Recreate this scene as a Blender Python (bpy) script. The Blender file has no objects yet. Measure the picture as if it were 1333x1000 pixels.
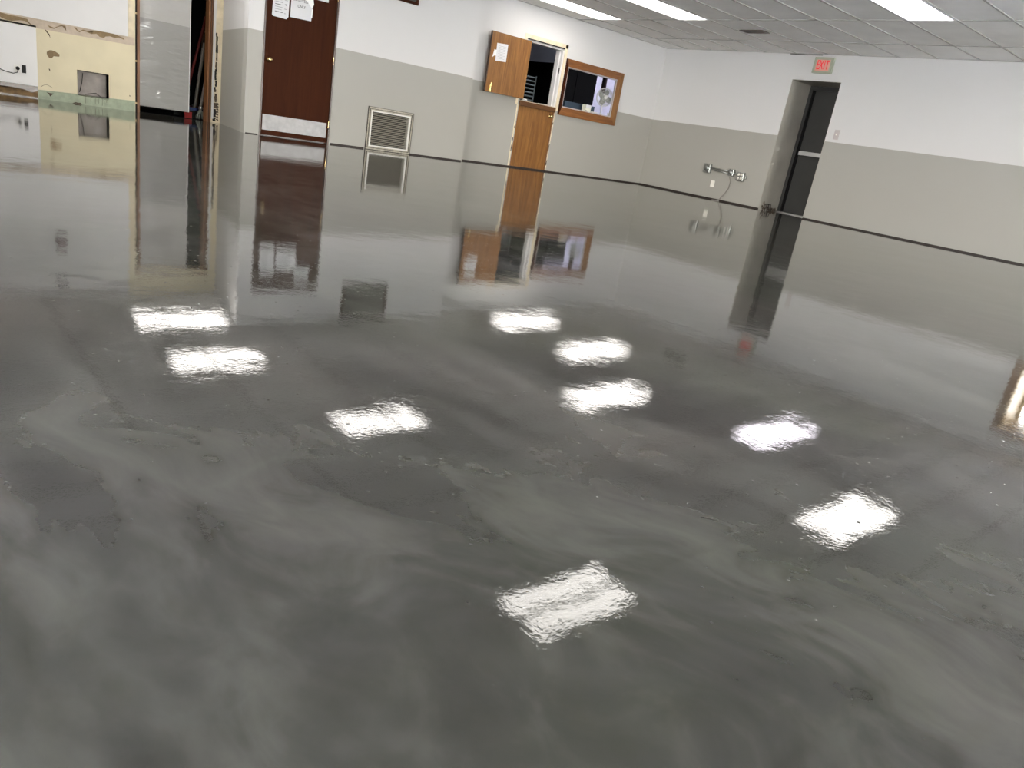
import bpy, bmesh, math, random
from mathutils import Vector, Matrix
random.seed(7)
C = bpy.context.scene.collection
scn = bpy.context.scene

# ---------------------------------------------------------------- camera
F_PX, PITCH, ROLL, YAW, CAM_H = 960.92, 0.3249, 0.1712, 0.83, 0.5605
def camera():
    cy, sy = math.cos(YAW), math.sin(YAW)
    fw = Vector((cy, sy, 0)); rt = Vector((sy, -cy, 0)); up = Vector((0, 0, 1))
    f = fw*math.cos(PITCH) - up*math.sin(PITCH); u = up*math.cos(PITCH) + fw*math.sin(PITCH)
    r = rt*math.cos(ROLL) + u*math.sin(ROLL); u2 = u*math.cos(ROLL) - rt*math.sin(ROLL)
    cd = bpy.data.cameras.new('camera'); cd.sensor_width = 36; cd.lens = F_PX/1333*36
    cd.clip_start = 0.02; cd.clip_end = 200
    o = bpy.data.objects.new('camera', cd); C.objects.link(o)
    m = Matrix((r, u2, -f)).transposed().to_4x4(); m.translation = Vector((0, 0, CAM_H))
    o.matrix_world = m; scn.camera = o
camera()

# ---------------------------------------------------------------- world, exposure
w = bpy.data.worlds.new('sky'); scn.world = w; w.use_nodes = True
nt = w.node_tree; bg = nt.nodes['Background']
tc = nt.nodes.new('ShaderNodeTexCoord'); sx = nt.nodes.new('ShaderNodeSeparateXYZ'); cr = nt.nodes.new('ShaderNodeValToRGB')
nt.links.new(tc.outputs['Generated'], sx.inputs[0]); nt.links.new(sx.outputs['Z'], cr.inputs[0]); nt.links.new(cr.outputs[0], bg.inputs[0])
cr.color_ramp.elements[0].color = (1, .93, .852, 1); cr.color_ramp.elements[1].color = (.78, .83, 1, 1); cr.color_ramp.elements[1].position = .8
bg.inputs[1].default_value = 13.0
scn.view_settings.view_transform = 'Standard'; scn.view_settings.look = 'None'
scn.view_settings.exposure = 1.05; scn.view_settings.gamma = 1; scn.view_settings.use_curve_mapping = False
LAMP = 3.9
def portal(loc, rot, sx_, sy_):
    l = bpy.data.lights.new('window_portal', 'AREA'); l.shape = 'RECTANGLE'; l.size = sx_; l.size_y = sy_
    l.cycles.is_portal = True
    o = bpy.data.objects.new('window_portal', l); C.objects.link(o); o.location = loc; o.rotation_euler = rot

# ---------------------------------------------------------------- room numbers (metres)
X0, Y0 = 11.59, 10.009          # corner of east and north wall
YV, XV = 9.754, 7.065           # face and right end of the proud wall with the grille
YO = 11.236                     # face of the stripped wall on the left
XR = 3.652                      # left end of the proud wall
HC, HP = 2.48, 1.22             # ceiling, paint line
XW, YS = -3.0, -3.2             # west and south walls behind the camera
YK = 10.15                      # kitchen side of the north wall
portal((X0+.75, 2.0, 1.7), (0, math.radians(90), 0), 1.0, 1.4)
portal((3.4, YS-.16, 1.25), (math.radians(90), 0, 0), 4.8, 2.26)
portal((9.9, YS-.16, 1.25), (math.radians(90), 0, 0), 2.8, 2.26)
portal((XW-.16, 3.0, 1.35), (0, math.radians(-90), 0), 2.26, 8.0)

# ---------------------------------------------------------------- materials
MATS = {}
def newmat(name):
    m = bpy.data.materials.new(name); m.use_nodes = True
    return m, m.node_tree, m.node_tree.nodes['Principled BSDF']
def N(nt, t, **kw):
    n = nt.nodes.new(t)
    for k, v in kw.items(): setattr(n, k, v)
    return n
def ramp(nt, fac, stops):
    r = N(nt, 'ShaderNodeValToRGB'); nt.links.new(fac, r.inputs[0]); e = r.color_ramp.elements
    while len(e) < len(stops): e.new(.5)
    for el, (p, c) in zip(e, stops):
        el.position = p; el.color = (*c, 1) if len(c) == 3 else c
    return r.outputs[0]
def noise(nt, vec, scale, detail=4, rough=.5, dist=0.):
    n = N(nt, 'ShaderNodeTexNoise'); n.inputs['Scale'].default_value = scale; n.inputs['Detail'].default_value = detail
    n.inputs['Roughness'].default_value = rough; n.inputs['Distortion'].default_value = dist
    nt.links.new(vec, n.inputs['Vector']); return n.outputs['Fac']
def objco(nt, sc=(1, 1, 1), geo=False, rot=(0, 0, 0)):
    if geo: s = N(nt, 'ShaderNodeNewGeometry').outputs['Position']
    else: s = N(nt, 'ShaderNodeTexCoord').outputs['Object']
    m = N(nt, 'ShaderNodeMapping'); m.inputs['Scale'].default_value = sc; m.inputs['Rotation'].default_value = rot
    nt.links.new(s, m.inputs[0]); return m.outputs[0]
def bump(nt, h, p, strength, dist=.01, prev=None):
    b = N(nt, 'ShaderNodeBump'); b.inputs['Strength'].default_value = strength; b.inputs['Distance'].default_value = dist
    nt.links.new(h, b.inputs['Height'])
    if prev is not None: nt.links.new(prev, b.inputs['Normal'])
    if p is not None: nt.links.new(b.outputs[0], p.inputs['Normal'])
    return b.outputs[0]
def mixc(nt, fac, a, b, mode='MIX'):
    m = N(nt, 'ShaderNodeMix', data_type='RGBA', blend_type=mode)
    for i, v in ((0, fac), (6, a), (7, b)):
        if isinstance(v, (int, float)): m.inputs[i].default_value = v
        elif isinstance(v, tuple): m.inputs[i].default_value = (*v, 1)
        else: nt.links.new(v, m.inputs[i])
    return m.outputs[2]
def math_(nt, op, a, b=0.):
    m = N(nt, 'ShaderNodeMath', operation=op)
    for i, v in ((0, a), (1, b)):
        if isinstance(v, (int, float)): m.inputs[i].default_value = v
        else: nt.links.new(v, m.inputs[i])
    return m.outputs[0]
def plain(name, col, rough=.5, metal=0., vary=.08, scale=6., bmp=0., emit=None, spec=.5):
    m, t, p = newmat(name)
    v = objco(t, geo=True); f = noise(t, v, scale, 3)
    lo = tuple(c*(1-vary) for c in col); hi = tuple(min(1, c*(1+vary)) for c in col)
    t.links.new(ramp(t, f, [(.3, lo), (.7, hi)]), p.inputs['Base Color'])
    p.inputs['Roughness'].default_value = rough; p.inputs['Metallic'].default_value = metal
    p.inputs['Specular IOR Level'].default_value = spec
    if bmp: bump(t, noise(t, v, scale*15, 3), p, bmp, .003)
    if emit: p.inputs['Emission Color'].default_value = (*emit[0], 1); p.inputs['Emission Strength'].default_value = emit[1]
    MATS[name] = m; return m

def paint_two_tone(name, upper, lower, dirt=.05):
    m, t, p = newmat(name)
    v = objco(t, geo=True); s = N(t, 'ShaderNodeSeparateXYZ'); t.links.new(v, s.inputs[0])
    fac = math_(t, 'GREATER_THAN', s.outputs['Z'], HP)
    f = noise(t, v, .9, 5, .6)
    u = mixc(t, f, tuple(c*(1-dirt) for c in upper), upper); l = mixc(t, f, tuple(c*(1-dirt) for c in lower), lower)
    t.links.new(mixc(t, fac, l, u), p.inputs['Base Color'])
    p.inputs['Roughness'].default_value = .45
    b = bump(t, noise(t, v, 2.2, 4), None, .12, .02)
    bump(t, noise(t, v, 60, 3), p, .08, .002, b)
    MATS[name] = m; return m
paint_two_tone('wall_paint', (.655, .642, .63), (.375, .362, .325))

def wood(name, dark, light, scale=1., axis='z', rough=.35, coat=.3):
    m, t, p = newmat(name)
    sc = {'z': (14, 14, .9), 'x': (.9, 14, 14)}[axis]
    v = objco(t, tuple(s*scale for s in sc), geo=True)
    f = noise(t, v, 1.6, 6, .6, 1.2); g = noise(t, v, 9, 3, .7)
    a = math_(t, 'ADD', math_(t, 'MULTIPLY', f, .75), math_(t, 'MULTIPLY', g, .25))
    t.links.new(ramp(t, a, [(.32, dark), (.5, tuple((x+y)/2 for x, y in zip(dark, light))), (.66, light)]), p.inputs['Base Color'])
    p.inputs['Roughness'].default_value = rough; p.inputs['Coat Weight'].default_value = coat; p.inputs['Coat Roughness'].default_value = .2
    bump(t, a, p, .1, .003); MATS[name] = m; return m
wood('oak', (.14, .052, .010), (.31, .140, .034))
wood('oak_rail', (.13, .042, .007), (.28, .105, .022), axis='x')
wood('oak_ledge', (.07, .026, .006), (.14, .055, .014), axis='x')
wood('dark_brown_wood', (.030, .0072, .0020), (.052, .0130, .0036), scale=.5, rough=.55, coat=.0)
MATS['dark_brown_wood'].node_tree.nodes['Principled BSDF'].inputs['Specular IOR Level'].default_value = .08
wood('dark_frame_wood', (.035, .016, .008), (.07, .03, .015))
wood('jamb_wood', (.13, .050, .018), (.26, .115, .042), rough=.5, coat=0)
plain('cream_trim', (.72, .62, .44), .55, vary=.14, scale=9, bmp=.2)
plain('grey_jamb', (.42, .42, .40), .5)
plain('brass', (.75, .58, .28), .22, 1.)
plain('white_metal', (.72, .70, .66), .4)
plain('kick_plate', (.42, .41, .41), .45, .0, vary=.12, scale=14)
plain('paper', (.68, .68, .69), .7, vary=.03)
plain('tape', (.85, .85, .84), .3, vary=.04)
plain('ink', (.05, .05, .05), .7)
plain('grey_ink', (.35, .35, .36), .7)
plain('black_gap', (.012, .009, .008), .8)
plain('black_base', (.022, .014, .011), .6, vary=.5, scale=20)
plain('near_black', (.004, .004, .0045), .6, spec=.12)
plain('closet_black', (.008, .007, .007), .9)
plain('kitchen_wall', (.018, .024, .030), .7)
plain('kitchen_blue', (.05, .08, .12), .5)
plain('lilac_wall', (.70, .69, .80), .7, vary=.15, scale=3)
plain('cream_wall', (.70, .62, .43), .6, vary=.05, scale=3, bmp=.15)
plain('green_paint', (.33, .375, .27), .6, vary=.15, scale=14, bmp=.2)
plain('tan_tear', (.27, .19, .105), .9, vary=.15, scale=40)
plain('glue_strip', (.56, .46, .36), .7, vary=.12, scale=15)
plain('panel_white', (.66, .645, .635), .35, vary=.03, scale=2)
plain('hole_grey', (.40, .36, .33), .8, vary=.2, scale=8)
plain('broken_plaster', (.09, .065, .045), .95, vary=.5, scale=60)
plain('rust_board', (.16, .10, .045), .9, vary=.6, scale=18)
plain('grille_beige', (.38, .35, .28), .5, vary=.25, scale=30)
plain('grille_slat', (.36, .335, .28), .5, vary=.15, scale=30)
plain('charcoal_door', (.030, .030, .028), .4)
plain('charcoal_frame', (.018, .018, .017), .45)
plain('recess_paint', (.37, .35, .305), .33, vary=.15, scale=2, bmp=.2)
plain('aluminium', (.62, .62, .61), .3, .9)
plain('galvanised', (.33, .34, .33), .33, .9, vary=.25, scale=50)
plain('cord_grey', (.22, .20, .18), .6)
plain('plate_ivory', (.80, .77, .70), .35)
plain('plate_pinkish', (.47, .42, .41), .35)
plain('exit_housing', (.36, .39, .30), .5)
plain('exit_face', (.66, .34, .27), .4, emit=((1, .30, .22), .02))
plain('exit_letter', (.60, .004, .015), .4, emit=((1, .002, .03), .22))
plain('tile_grid', (.42, .40, .38), .6)
plain('tile_white', (.90, .885, .86), .9, vary=.05, scale=2.5, bmp=.25)
plain('lamp_frame', (.75, .75, .74), .4)
plain('red_plastic', (.30, .03, .028), .4)
plain('dark_red', (.18, .02, .015), .5)
plain('blue_plastic', (.02, .04, .14), .4)
plain('pole_grey', (.34, .31, .26), .45)
plain('pole_tan', (.26, .16, .09), .5)
plain('black_plastic', (.008, .008, .008), .5, spec=.2)
plain('string_mop', (.30, .32, .28), .9, vary=.3, scale=40)
plain('white_plastic', (.80, .80, .76), .35)
plain('fan_grey', (.50, .52, .46), .4)
plain('pipe_brown', (.06, .035, .03), .5)
plain('box_cream', (.75, .74, .62), .6)
plain('bowl_white', (.85, .84, .80), .25)
plain('window_casing', (.22, .13, .075), .45, vary=.2)
plain('window_sash', (.60, .44, .24), .45, vary=.1)
plain('bounce_ground', (.80, .78, .75), .9)  # outside ground, kept very pale to throw daylight up at the ceiling
plain('dull_board', (.05, .052, .046), .45)
plain('dark_maroon', (.10, .03, .03), .4)
plain('rack_grey', (.10, .12, .135), .4)

# grey glossy door sheet
m, t, p = newmat('grey_sheet'); v = objco(t, geo=True)
s_ = N(t, 'ShaderNodeSeparateXYZ'); t.links.new(v, s_.inputs[0])
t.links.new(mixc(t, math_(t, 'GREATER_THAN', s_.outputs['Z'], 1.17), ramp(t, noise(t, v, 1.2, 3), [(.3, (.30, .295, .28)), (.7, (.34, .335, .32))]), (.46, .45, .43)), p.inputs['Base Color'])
p.inputs['Roughness'].default_value = .12; p.inputs['IOR'].default_value = 1.6
bump(t, noise(t, objco(t, (1, 1, 3.5), geo=True), 2.4, 3), p, .9, .02); MATS['grey_sheet'] = m

# glass
m, t, p = newmat('window_glass')
tr = N(t, 'ShaderNodeBsdfTransparent'); gl = N(t, 'ShaderNodeBsdfGlossy'); gl.inputs['Roughness'].default_value = .02
fr = N(t, 'ShaderNodeFresnel'); fr.inputs[0].default_value = 1.45; mx = N(t, 'ShaderNodeMixShader')
gx = objco(t, geo=True); t.links.new(ramp(t, noise(t, gx, 3), [(0, (.93, .96, .96)), (1, (.97, .99, .99))]), tr.inputs[0])
t.links.new(fr.outputs[0], mx.inputs[0]); t.links.new(tr.outputs[0], mx.inputs[1]); t.links.new(gl.outputs[0], mx.inputs[2])
t.links.new(mx.outputs[0], t.nodes['Material Output'].inputs[0]); MATS['window_glass'] = m

# lamp diffusers: two tubes glow through the acrylic sheet; tube tint differs
def diffuser(name, col, k=1.):
    m, t, p = newmat(name)
    s = N(t, 'ShaderNodeSeparateXYZ'); t.links.new(objco(t), s.inputs[0])
    a = math_(t, 'ABSOLUTE', math_(t, 'SUBTRACT', math_(t, 'ABSOLUTE', s.outputs['Y']), .12))
    st = ramp(t, a, [(0, (1, 1, 1)), (.05, (.9, .9, .9)), (.13, (.5, .5, .5)), (.2, (.42, .42, .42))])
    p.inputs['Base Color'].default_value = (.8, .8, .8, 1); p.inputs['Emission Color'].default_value = (*col, 1)
    t.links.new(math_(t, 'MULTIPLY', st, LAMP*1.35*k), p.inputs['Emission Strength']); MATS[name] = m
diffuser('diffuser_warm', (1, .955, .90)); diffuser('diffuser_violet', (.98, .92, 1)); diffuser('diffuser_cool', (.95, .97, 1), .9)

# ---- epoxy floor
def floor_material():
    m, t, p = newmat('marbled_epoxy')
    base = objco(t, geo=True)
    # flow warp
    wn = N(t, 'ShaderNodeTexNoise'); wn.inputs['Scale'].default_value = .55; wn.inputs['Detail'].default_value = 3
    t.links.new(base, wn.inputs['Vector'])
    sub = N(t, 'ShaderNodeVectorMath', operation='SUBTRACT'); t.links.new(wn.outputs['Color'], sub.inputs[0]); sub.inputs[1].default_value = (.5, .5, .5)
    scl = N(t, 'ShaderNodeVectorMath', operation='SCALE'); t.links.new(sub.outputs[0], scl.inputs[0]); scl.inputs['Scale'].default_value = 1.25
    add = N(t, 'ShaderNodeVectorMath', operation='ADD'); t.links.new(base, add.inputs[0]); t.links.new(scl.outputs[0], add.inputs[1])
    mp = N(t, 'ShaderNodeMapping'); mp.inputs['Rotation'].default_value = (0, 0, math.radians(35)); mp.inputs['Scale'].default_value = (1.9, .95, 1)
    t.links.new(add.outputs[0], mp.inputs[0]); v = mp.outputs[0]
    big = noise(t, v, 1.5, 6, .54, .35)
    fine = noise(t, v, 6.0, 4, .5, .8)
    f = math_(t, 'ADD', math_(t, 'MULTIPLY', big, .64), math_(t, 'MULTIPLY', fine, .36))
    c = ramp(t, f, [(.34, (.022, .0214, .0195)), (.46, (.034, .0330, .0300)), (.54, (.052, .0508, .0464)), (.66, (.074, .072, .066))])
    hue = noise(t, add.outputs[0], .8, 4, .6)
    tint = ramp(t, hue, [(.38, (.98, 1.01, .86)), (.5, (1.01, .98, .94)), (.62, (1.08, .97, .93))])
    c = mixc(t, 1., c, tint, 'MULTIPLY')
    # pale veins where the pigments met
    vn = noise(t, v, .9, 5, .5, 1.0)
    ridge = math_(t, 'ABSOLUTE', math_(t, 'SUBTRACT', vn, .5))
    vein = ramp(t, ridge, [(0, (1, 1, 1)), (.03, (.5, .5, .5)), (.09, (0, 0, 0))])
    c = mixc(t, math_(t, 'MULTIPLY', vein, .22), c, (.095, .096, .083))
    # fine dark scuffs
    sp = noise(t, objco(t, (1, .35, 1), geo=True, rot=(0, 0, .9)), 42, 3, .6)
    spm = ramp(t, math_(t, 'MULTIPLY', sp, math_(t, 'ADD', hue, .45)), [(.68, (0, 0, 0)), (.74, (1, 1, 1))])
    c = mixc(t, math_(t, 'MULTIPLY', spm, .22), c, (.03, .0285, .0265))
    t.links.new(c, p.inputs['Base Color'])
    p.inputs['Roughness'].default_value = .02; p.inputs['IOR'].default_value = 1.5
    # trowelled undulation, ripple and orange peel of the poured coat
    b = bump(t, noise(t, base, 1.3, 2, .5), None, 1., .0022)
    b = bump(t, noise(t, base, 9, 2, .5), None, 1., .00042, b)
    b = bump(t, noise(t, base, 100, 2, .6), None, 1., .00009, b)
    # sparse dust nibs
    vo = N(t, 'ShaderNodeTexVoronoi'); vo.inputs['Scale'].default_value = 34; t.links.new(base, vo.inputs['Vector'])
    nib = ramp(t, vo.outputs['Distance'], [(.0, (1, 1, 1)), (.13, (0, 0, 0))])
    sepc = N(t, 'ShaderNodeSeparateColor'); t.links.new(vo.outputs['Color'], sepc.inputs[0])
    nib = math_(t, 'MULTIPLY', nib, math_(t, 'GREATER_THAN', sepc.outputs[0], .6))
    bump(t, nib, p, 1., .00032, b)
    MATS['marbled_epoxy'] = m
floor_material()

# ---------------------------------------------------------------- mesh helpers
def bx(bm, x0, x1, y0, y1, z0, z1):
    vs = [bm.verts.new(c) for c in ((x0,y0,z0),(x1,y0,z0),(x1,y1,z0),(x0,y1,z0),(x0,y0,z1),(x1,y0,z1),(x1,y1,z1),(x0,y1,z1))]
    for f in ((0,3,2,1),(4,5,6,7),(0,1,5,4),(1,2,6,5),(2,3,7,6),(3,0,4,7)): bm.faces.new([vs[i] for i in f])
    return vs
def obj(name, bm, mat, parent=None, bevel=0., smooth=False, origin=None):
    if bevel: bmesh.ops.bevel(bm, geom=list(bm.edges), offset=bevel, segments=2, profile=.5, affect='EDGES')
    bmesh.ops.recalc_face_normals(bm, faces=bm.faces)
    if origin: bmesh.ops.translate(bm, verts=bm.verts, vec=[-c for c in origin])
    me = bpy.data.meshes.new(name); bm.to_mesh(me); bm.free()
    if smooth:
        for p in me.polygons: p.use_smooth = True
    me.materials.append(MATS[mat] if isinstance(mat, str) else mat)
    o = bpy.data.objects.new(name, me); C.objects.link(o)
    if origin: o.location = origin
    if parent:
        o.parent = parent
        if parent.type == 'EMPTY' or any(parent.location): o.matrix_parent_inverse = Matrix.Translation(parent.matrix_basis.translation).inverted() if not parent.parent else Matrix.Identity(4)
    return o
def box(name, b, mat, parent=None, bevel=0., origin=None):
    bm = bmesh.new(); bx(bm, *b); return obj(name, bm, mat, parent, bevel, origin=origin)
def tube_bm(bm, pts, r, seg=10, r2=None, closed=False):
    pts = [Vector(p) for p in pts]; rings = []; n = len(pts)
    for i, p in enumerate(pts):
        if closed: d = pts[(i+1) % n] - pts[i-1]
        else: d = pts[min(i+1, n-1)] - pts[max(i-1, 0)]
        d.normalize(); a = d.cross(Vector((0, 0, 1)))
        if a.length < .05: a = d.cross(Vector((1, 0, 0)))
        a.normalize(); b = d.cross(a)
        rr = r if r2 is None else r + (r2-r)*i/(n-1)
        rings.append([bm.verts.new(p + (a*math.cos(t) + b*math.sin(t))*rr) for t in [2*math.pi*k/seg for k in range(seg)]])
    for i in range(n if closed else n-1):
        A, B = rings[i], rings[(i+1) % n]
        for k in range(seg): bm.faces.new((A[k], A[(k+1) % seg], B[(k+1) % seg], B[k]))
    if not closed: bm.faces.new(rings[0][::-1]); bm.faces.new(rings[-1])
def tube(name, pts, r, mat, parent=None, seg=10, r2=None, closed=False):
    bm = bmesh.new(); tube_bm(bm, pts, r, seg, r2, closed); return obj(name, bm, mat, parent, smooth=True)
def lathe_bm(bm, prof, origin, axis=(0, 0, 1), seg=20):
    ax = Vector(axis).normalized(); a = ax.cross(Vector((0, 0, 1)))
    if a.length < .05: a = Vector((1, 0, 0))
    a.normalize(); b = ax.cross(a); o = Vector(origin); rings = []
    for r, h in prof: rings.append([bm.verts.new(o + ax*h + (a*math.cos(t)+b*math.sin(t))*max(r, 1e-4)) for t in [2*math.pi*k/seg for k in range(seg)]])
    for A, B in zip(rings, rings[1:]):
        for k in range(seg): bm.faces.new((A[k], A[(k+1) % seg], B[(k+1) % seg], B[k]))
    bm.faces.new(rings[0][::-1]); bm.faces.new(rings[-1])
def lathe(name, prof, origin, axis, mat, parent=None, seg=20):
    bm = bmesh.new(); lathe_bm(bm, prof, origin, axis, seg); return obj(name, bm, mat, parent, smooth=True)
def poly_y(name, pts, y, th, mat, parent=None):
    """flat piece on a wall that faces -y: outline in x,z, thickness th towards the room"""
    bm = bmesh.new(); A = [bm.verts.new((x, y, z)) for x, z in pts]; B = [bm.verts.new((x, y-th, z)) for x, z in pts]
    bm.faces.new(B); n = len(pts)
    for i in range(n): bm.faces.new((A[i], A[(i+1) % n], B[(i+1) % n], B[i]))
    bmesh.ops.triangulate(bm, faces=[f for f in bm.faces if len(f.verts) > 4])
    return obj(name, bm, mat, parent)
def thing(name, label, cat, loc=(0, 0, 0), group=None):
    o = bpy.data.objects.new(name, None); C.objects.link(o); o.location = loc; o.empty_display_size = .1
    o['label'] = label; o['category'] = cat
    if group: o['group'] = group
    return o
def tag(o, label, cat, group=None):
    o['label'] = label; o['category'] = cat
    if group: o['group'] = group
    return o
def struct(o, label=None, cat=None):
    o['kind'] = 'structure'
    if label: o['label'] = label
    if cat: o['category'] = cat
    return o
def wall(name, along, f0, f1, u0, u1, z0, z1, holes, mat, label):
    """slab with rectangular holes; along='x' -> thickness f0..f1 in y"""
    us = sorted({u0, u1, *[h[0] for h in holes], *[h[1] for h in holes]}); bm = bmesh.new()
    for a, b in zip(us, us[1:]):
        mid = (a+b)/2; cuts = sorted([(h[2], h[3]) for h in holes if h[0] < mid < h[1]]); z = z0
        for c0, c1 in cuts+[(z1, z1)]:
            if c0 > z + 1e-4:
                if along == 'x': bx(bm, a, b, f0, f1, z, c0)
                else: bx(bm, f0, f1, a, b, z, c0)
            z = max(z, c1)
    bmesh.ops.remove_doubles(bm, verts=bm.verts, dist=1e-5)
    bmesh.ops.dissolve_limit(bm, angle_limit=.001, verts=bm.verts, edges=bm.edges)
    return struct(obj(name, bm, mat), label, 'wall')
def copy_mesh(o, loc, name=None):
    c = o.copy(); C.objects.link(c); c.location = loc; return c
def text_mesh(name, body, size, mat, parent, matrix, extrude=.002, sx=1.):
    cu = bpy.data.curves.new('t', 'FONT'); cu.body = body; cu.size = size; cu.extrude = extrude; cu.align_x = 'CENTER'; cu.align_y = 'CENTER'
    cu.offset = size*.004
    tmp = bpy.data.objects.new('t', cu); C.objects.link(tmp); dg = bpy.context.evaluated_depsgraph_get(); dg.update()
    me = bpy.data.meshes.new_from_object(tmp.evaluated_get(dg)); bpy.data.objects.remove(tmp); bpy.data.curves.remove(cu)
    me.name = name; me.transform(matrix @ Matrix.Diagonal((sx, 1, 1, 1))); me.materials.clear(); me.materials.append(MATS[mat])
    o = bpy.data.objects.new(name, me); C.objects.link(o); o.parent = parent; return o

# ================================================================ STRUCTURE
struct(box('floor', (XW-.2, 14.2, YS-.2, 13.3, -.12, 0), 'marbled_epoxy'), 'glossy grey marbled epoxy floor covering the whole hall', 'floor')
struct(box('ground', (-30, 60, -40, 40, -.4, -.2), 'bounce_ground'), 'unseen ground outside the hall, made pale to bounce daylight inside', 'ground')

# north wall with the dutch door and serving window
WIN = (9.185, 10.52, 1.10, 1.735)
wall('wall_north', 'x', Y0, YK, XV-.002, X0+.9, 0, HC+.1, [(8.225, 9.045, 0, 1.985), WIN], 'wall_paint', 'two tone wall with half door and serving window, white above grey')
# proud wall
wall('wall_middle', 'x', YV, YV+.13, XR, XV, 0, HC+.1, [(3.845, 4.815, 0, 2.045), (5.44, 6.03, .06, .51)], 'wall_paint', 'two tone wall holding the brown door and floor grille')
struct(box('trim_1', (XV-.13, XV-.0005, YV+.13, Y0+.02, 0, HC+.1), 'wall_paint'), 'narrow end of the proud two tone wall', 'wall')
# return wall (slightly splayed)
bm = bmesh.new()
q = [(XR, YV+.0), (XR+.19, YV+.13), (4.05, YO+.0), (3.862, YO+.0)]
b_ = [bm.verts.new((x, y, 0)) for x, y in q]; t_ = [bm.verts.new((x, y, HC+.1)) for x, y in q]
bm.faces.new(b_); bm.faces.new(t_)
for i in range(4): bm.faces.new((b_[i], b_[(i+1) % 4], t_[(i+1) % 4], t_[i]))
struct(obj('wall_return', bm, 'wall_paint'), 'short two tone return wall beside the closet opening', 'wall')
# back-left wall: closet opening and square hole
OPX0, OPX1, OPZ = 2.762, 3.735, 2.17
wl = wall('wall_left', 'x', YO, YO+.14, XW, 4.3, 0, HC+.1, [(OPX0, OPX1, 0, OPZ), (2.095, 2.447, .112, .404)], 'cream_wall', 'cream stripped wall with torn patches and square hole left of closet')
# east wall, thick, with the exit recess and the wood window
wall('wall_east', 'y', X0, X0+.72, YS, Y0+.05, 0, HC+.1, [(6.416, 7.264, 0, 2.094), (1.30, 2.72, 1.30, 2.14)], 'wall_paint', 'two tone wall with the exit recess')
wall('wall_south', 'x', YS-.15, YS, XW, X0+.72, 0, HC+.1, [(1.0, 3.3, .12, 2.38), (3.5, 5.8, .12, 2.38), (8.5, 11.2, .12, 2.38)], 'wall_paint', 'two tone wall behind the camera with large windows added for daylight')
wall('wall_west', 'y', XW-.15, XW, YS, YO+.14, 0, HC+.1, [(-1.0, 2.8, .12, 2.38), (3.2, 7.0, .12, 2.38)], 'wall_paint', 'two tone wall at far left with large windows added for daylight')

# exit recess lining (grey-brown paint) as thin reveals
bm = bmesh.new()
bx(bm, X0+.001, X0+.66, 7.2595, 7.2645, 0, 2.094); bx(bm, X0+.001, X0+.66, 6.4155, 6.4205, 0, 2.094); bx(bm, X0+.001, X0+.66, 6.4155, 7.2645, 2.0895, 2.0945)
struct(obj('trim_2', bm, 'recess_paint'), 'grey brown reveals of the exit recess', 'trim')
struct(box('trim_3', (X0-.004, X0+.004, 6.85, 7.42, HC-.014, HC-.003), 'black_gap'), 'dark gap between ceiling and wall above the exit sign', 'trim')

# baseboards
def base(name, segs, label):
    bm = bmesh.new()
    for s in segs: bx(bm, *s)
    struct(obj(name, bm, 'black_base'), label, 'baseboard')
base('baseboard_north', [(XV+.02, 8.215, Y0-.012, Y0+.001, 0, .020), (9.06, X0, Y0-.012, Y0+.001, 0, .020)], 'thin dark base strip under the half door wall')
base('baseboard_east', [(X0-.012, X0+.001, 7.262, Y0-.012, 0, .024), (X0-.012, X0+.001, YS, 6.416, 0, .020)], 'thin dark base strip along the exit wall')
base('baseboard_middle', [(4.84, 5.35, YV-.010, YV+.001, 0, .018), (6.115, XV-.02, YV-.010, YV+.001, 0, .018), (XR+.02, 3.83, YV-.006, YV+.001, 0, .010)], 'thin dark base strip beside the floor grille')
base('baseboard_south', [(XW, X0, YS-.001, YS+.012, 0, .02)], 'thin dark base strip behind the camera')

# ---- windows
def window(name, axis, f, u0, u1, z0, z1, depth, label, mull=1, sill=True):
    root = bpy.data.objects.new(name, None); C.objects.link(root); struct(root, label, 'window')
    def B(a, b, c, d, e, g): return (a, b, c, d, e, g) if axis == 'x' else (c, d, a, b, e, g)
    s = 1 if depth > 0 else -1; cw = .09
    def R(bm, fa, fb, ua, ub, za, zb, wd):
        fa, fb = sorted((fa, fb))
        bx(bm, *B(ua, ub, fa, fb, za, za+wd)); bx(bm, *B(ua, ub, fa, fb, zb-wd, zb))
        bx(bm, *B(ua, ua+wd, fa, fb, za+wd, zb-wd)); bx(bm, *B(ub-wd, ub, fa, fb, za+wd, zb-wd))
    bm = bmesh.new(); R(bm, f-s*.03, f, u0-cw, u1+cw, z0-cw, z1+cw, cw); obj('casing', bm, 'window_casing', root)
    bm = bmesh.new(); R(bm, f, f+depth, u0-.0, u1+.0, z0-.0, z1+.0, .02); obj('reveal', bm, 'window_sash', root)
    g = f+depth*.8; st = (u1-u0-.04)/mull
    for i in range(mull):
        a = u0+.02+st*i; bm = bmesh.new(); R(bm, g, g+s*.04, a, a+st, z0+.02, z1-.02, .045); sh = obj('sash', bm, 'window_sash', root)
        bm = bmesh.new(); bx(bm, *B(a+.045, a+st-.045, *sorted((g+s*.018, g+s*.024)), z0+.065, z1-.065)); obj('pane', bm, 'window_glass', sh)
window('window_1', 'y', X0, 1.30, 2.72, 1.30, 2.14, .70, 'wood framed window in the exit wall, out of frame at right', 2)
window('added_window_2', 'x', YS, 1.0, 3.3, .12, 2.38, -.15, 'unseen large window behind the camera, added for daylight', 2)  # south windows behind the camera are added to let in daylight
window('added_window_3', 'x', YS, 3.5, 5.8, .12, 2.38, -.15, 'unseen large window added for daylight, second from the left end', 2)
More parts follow.
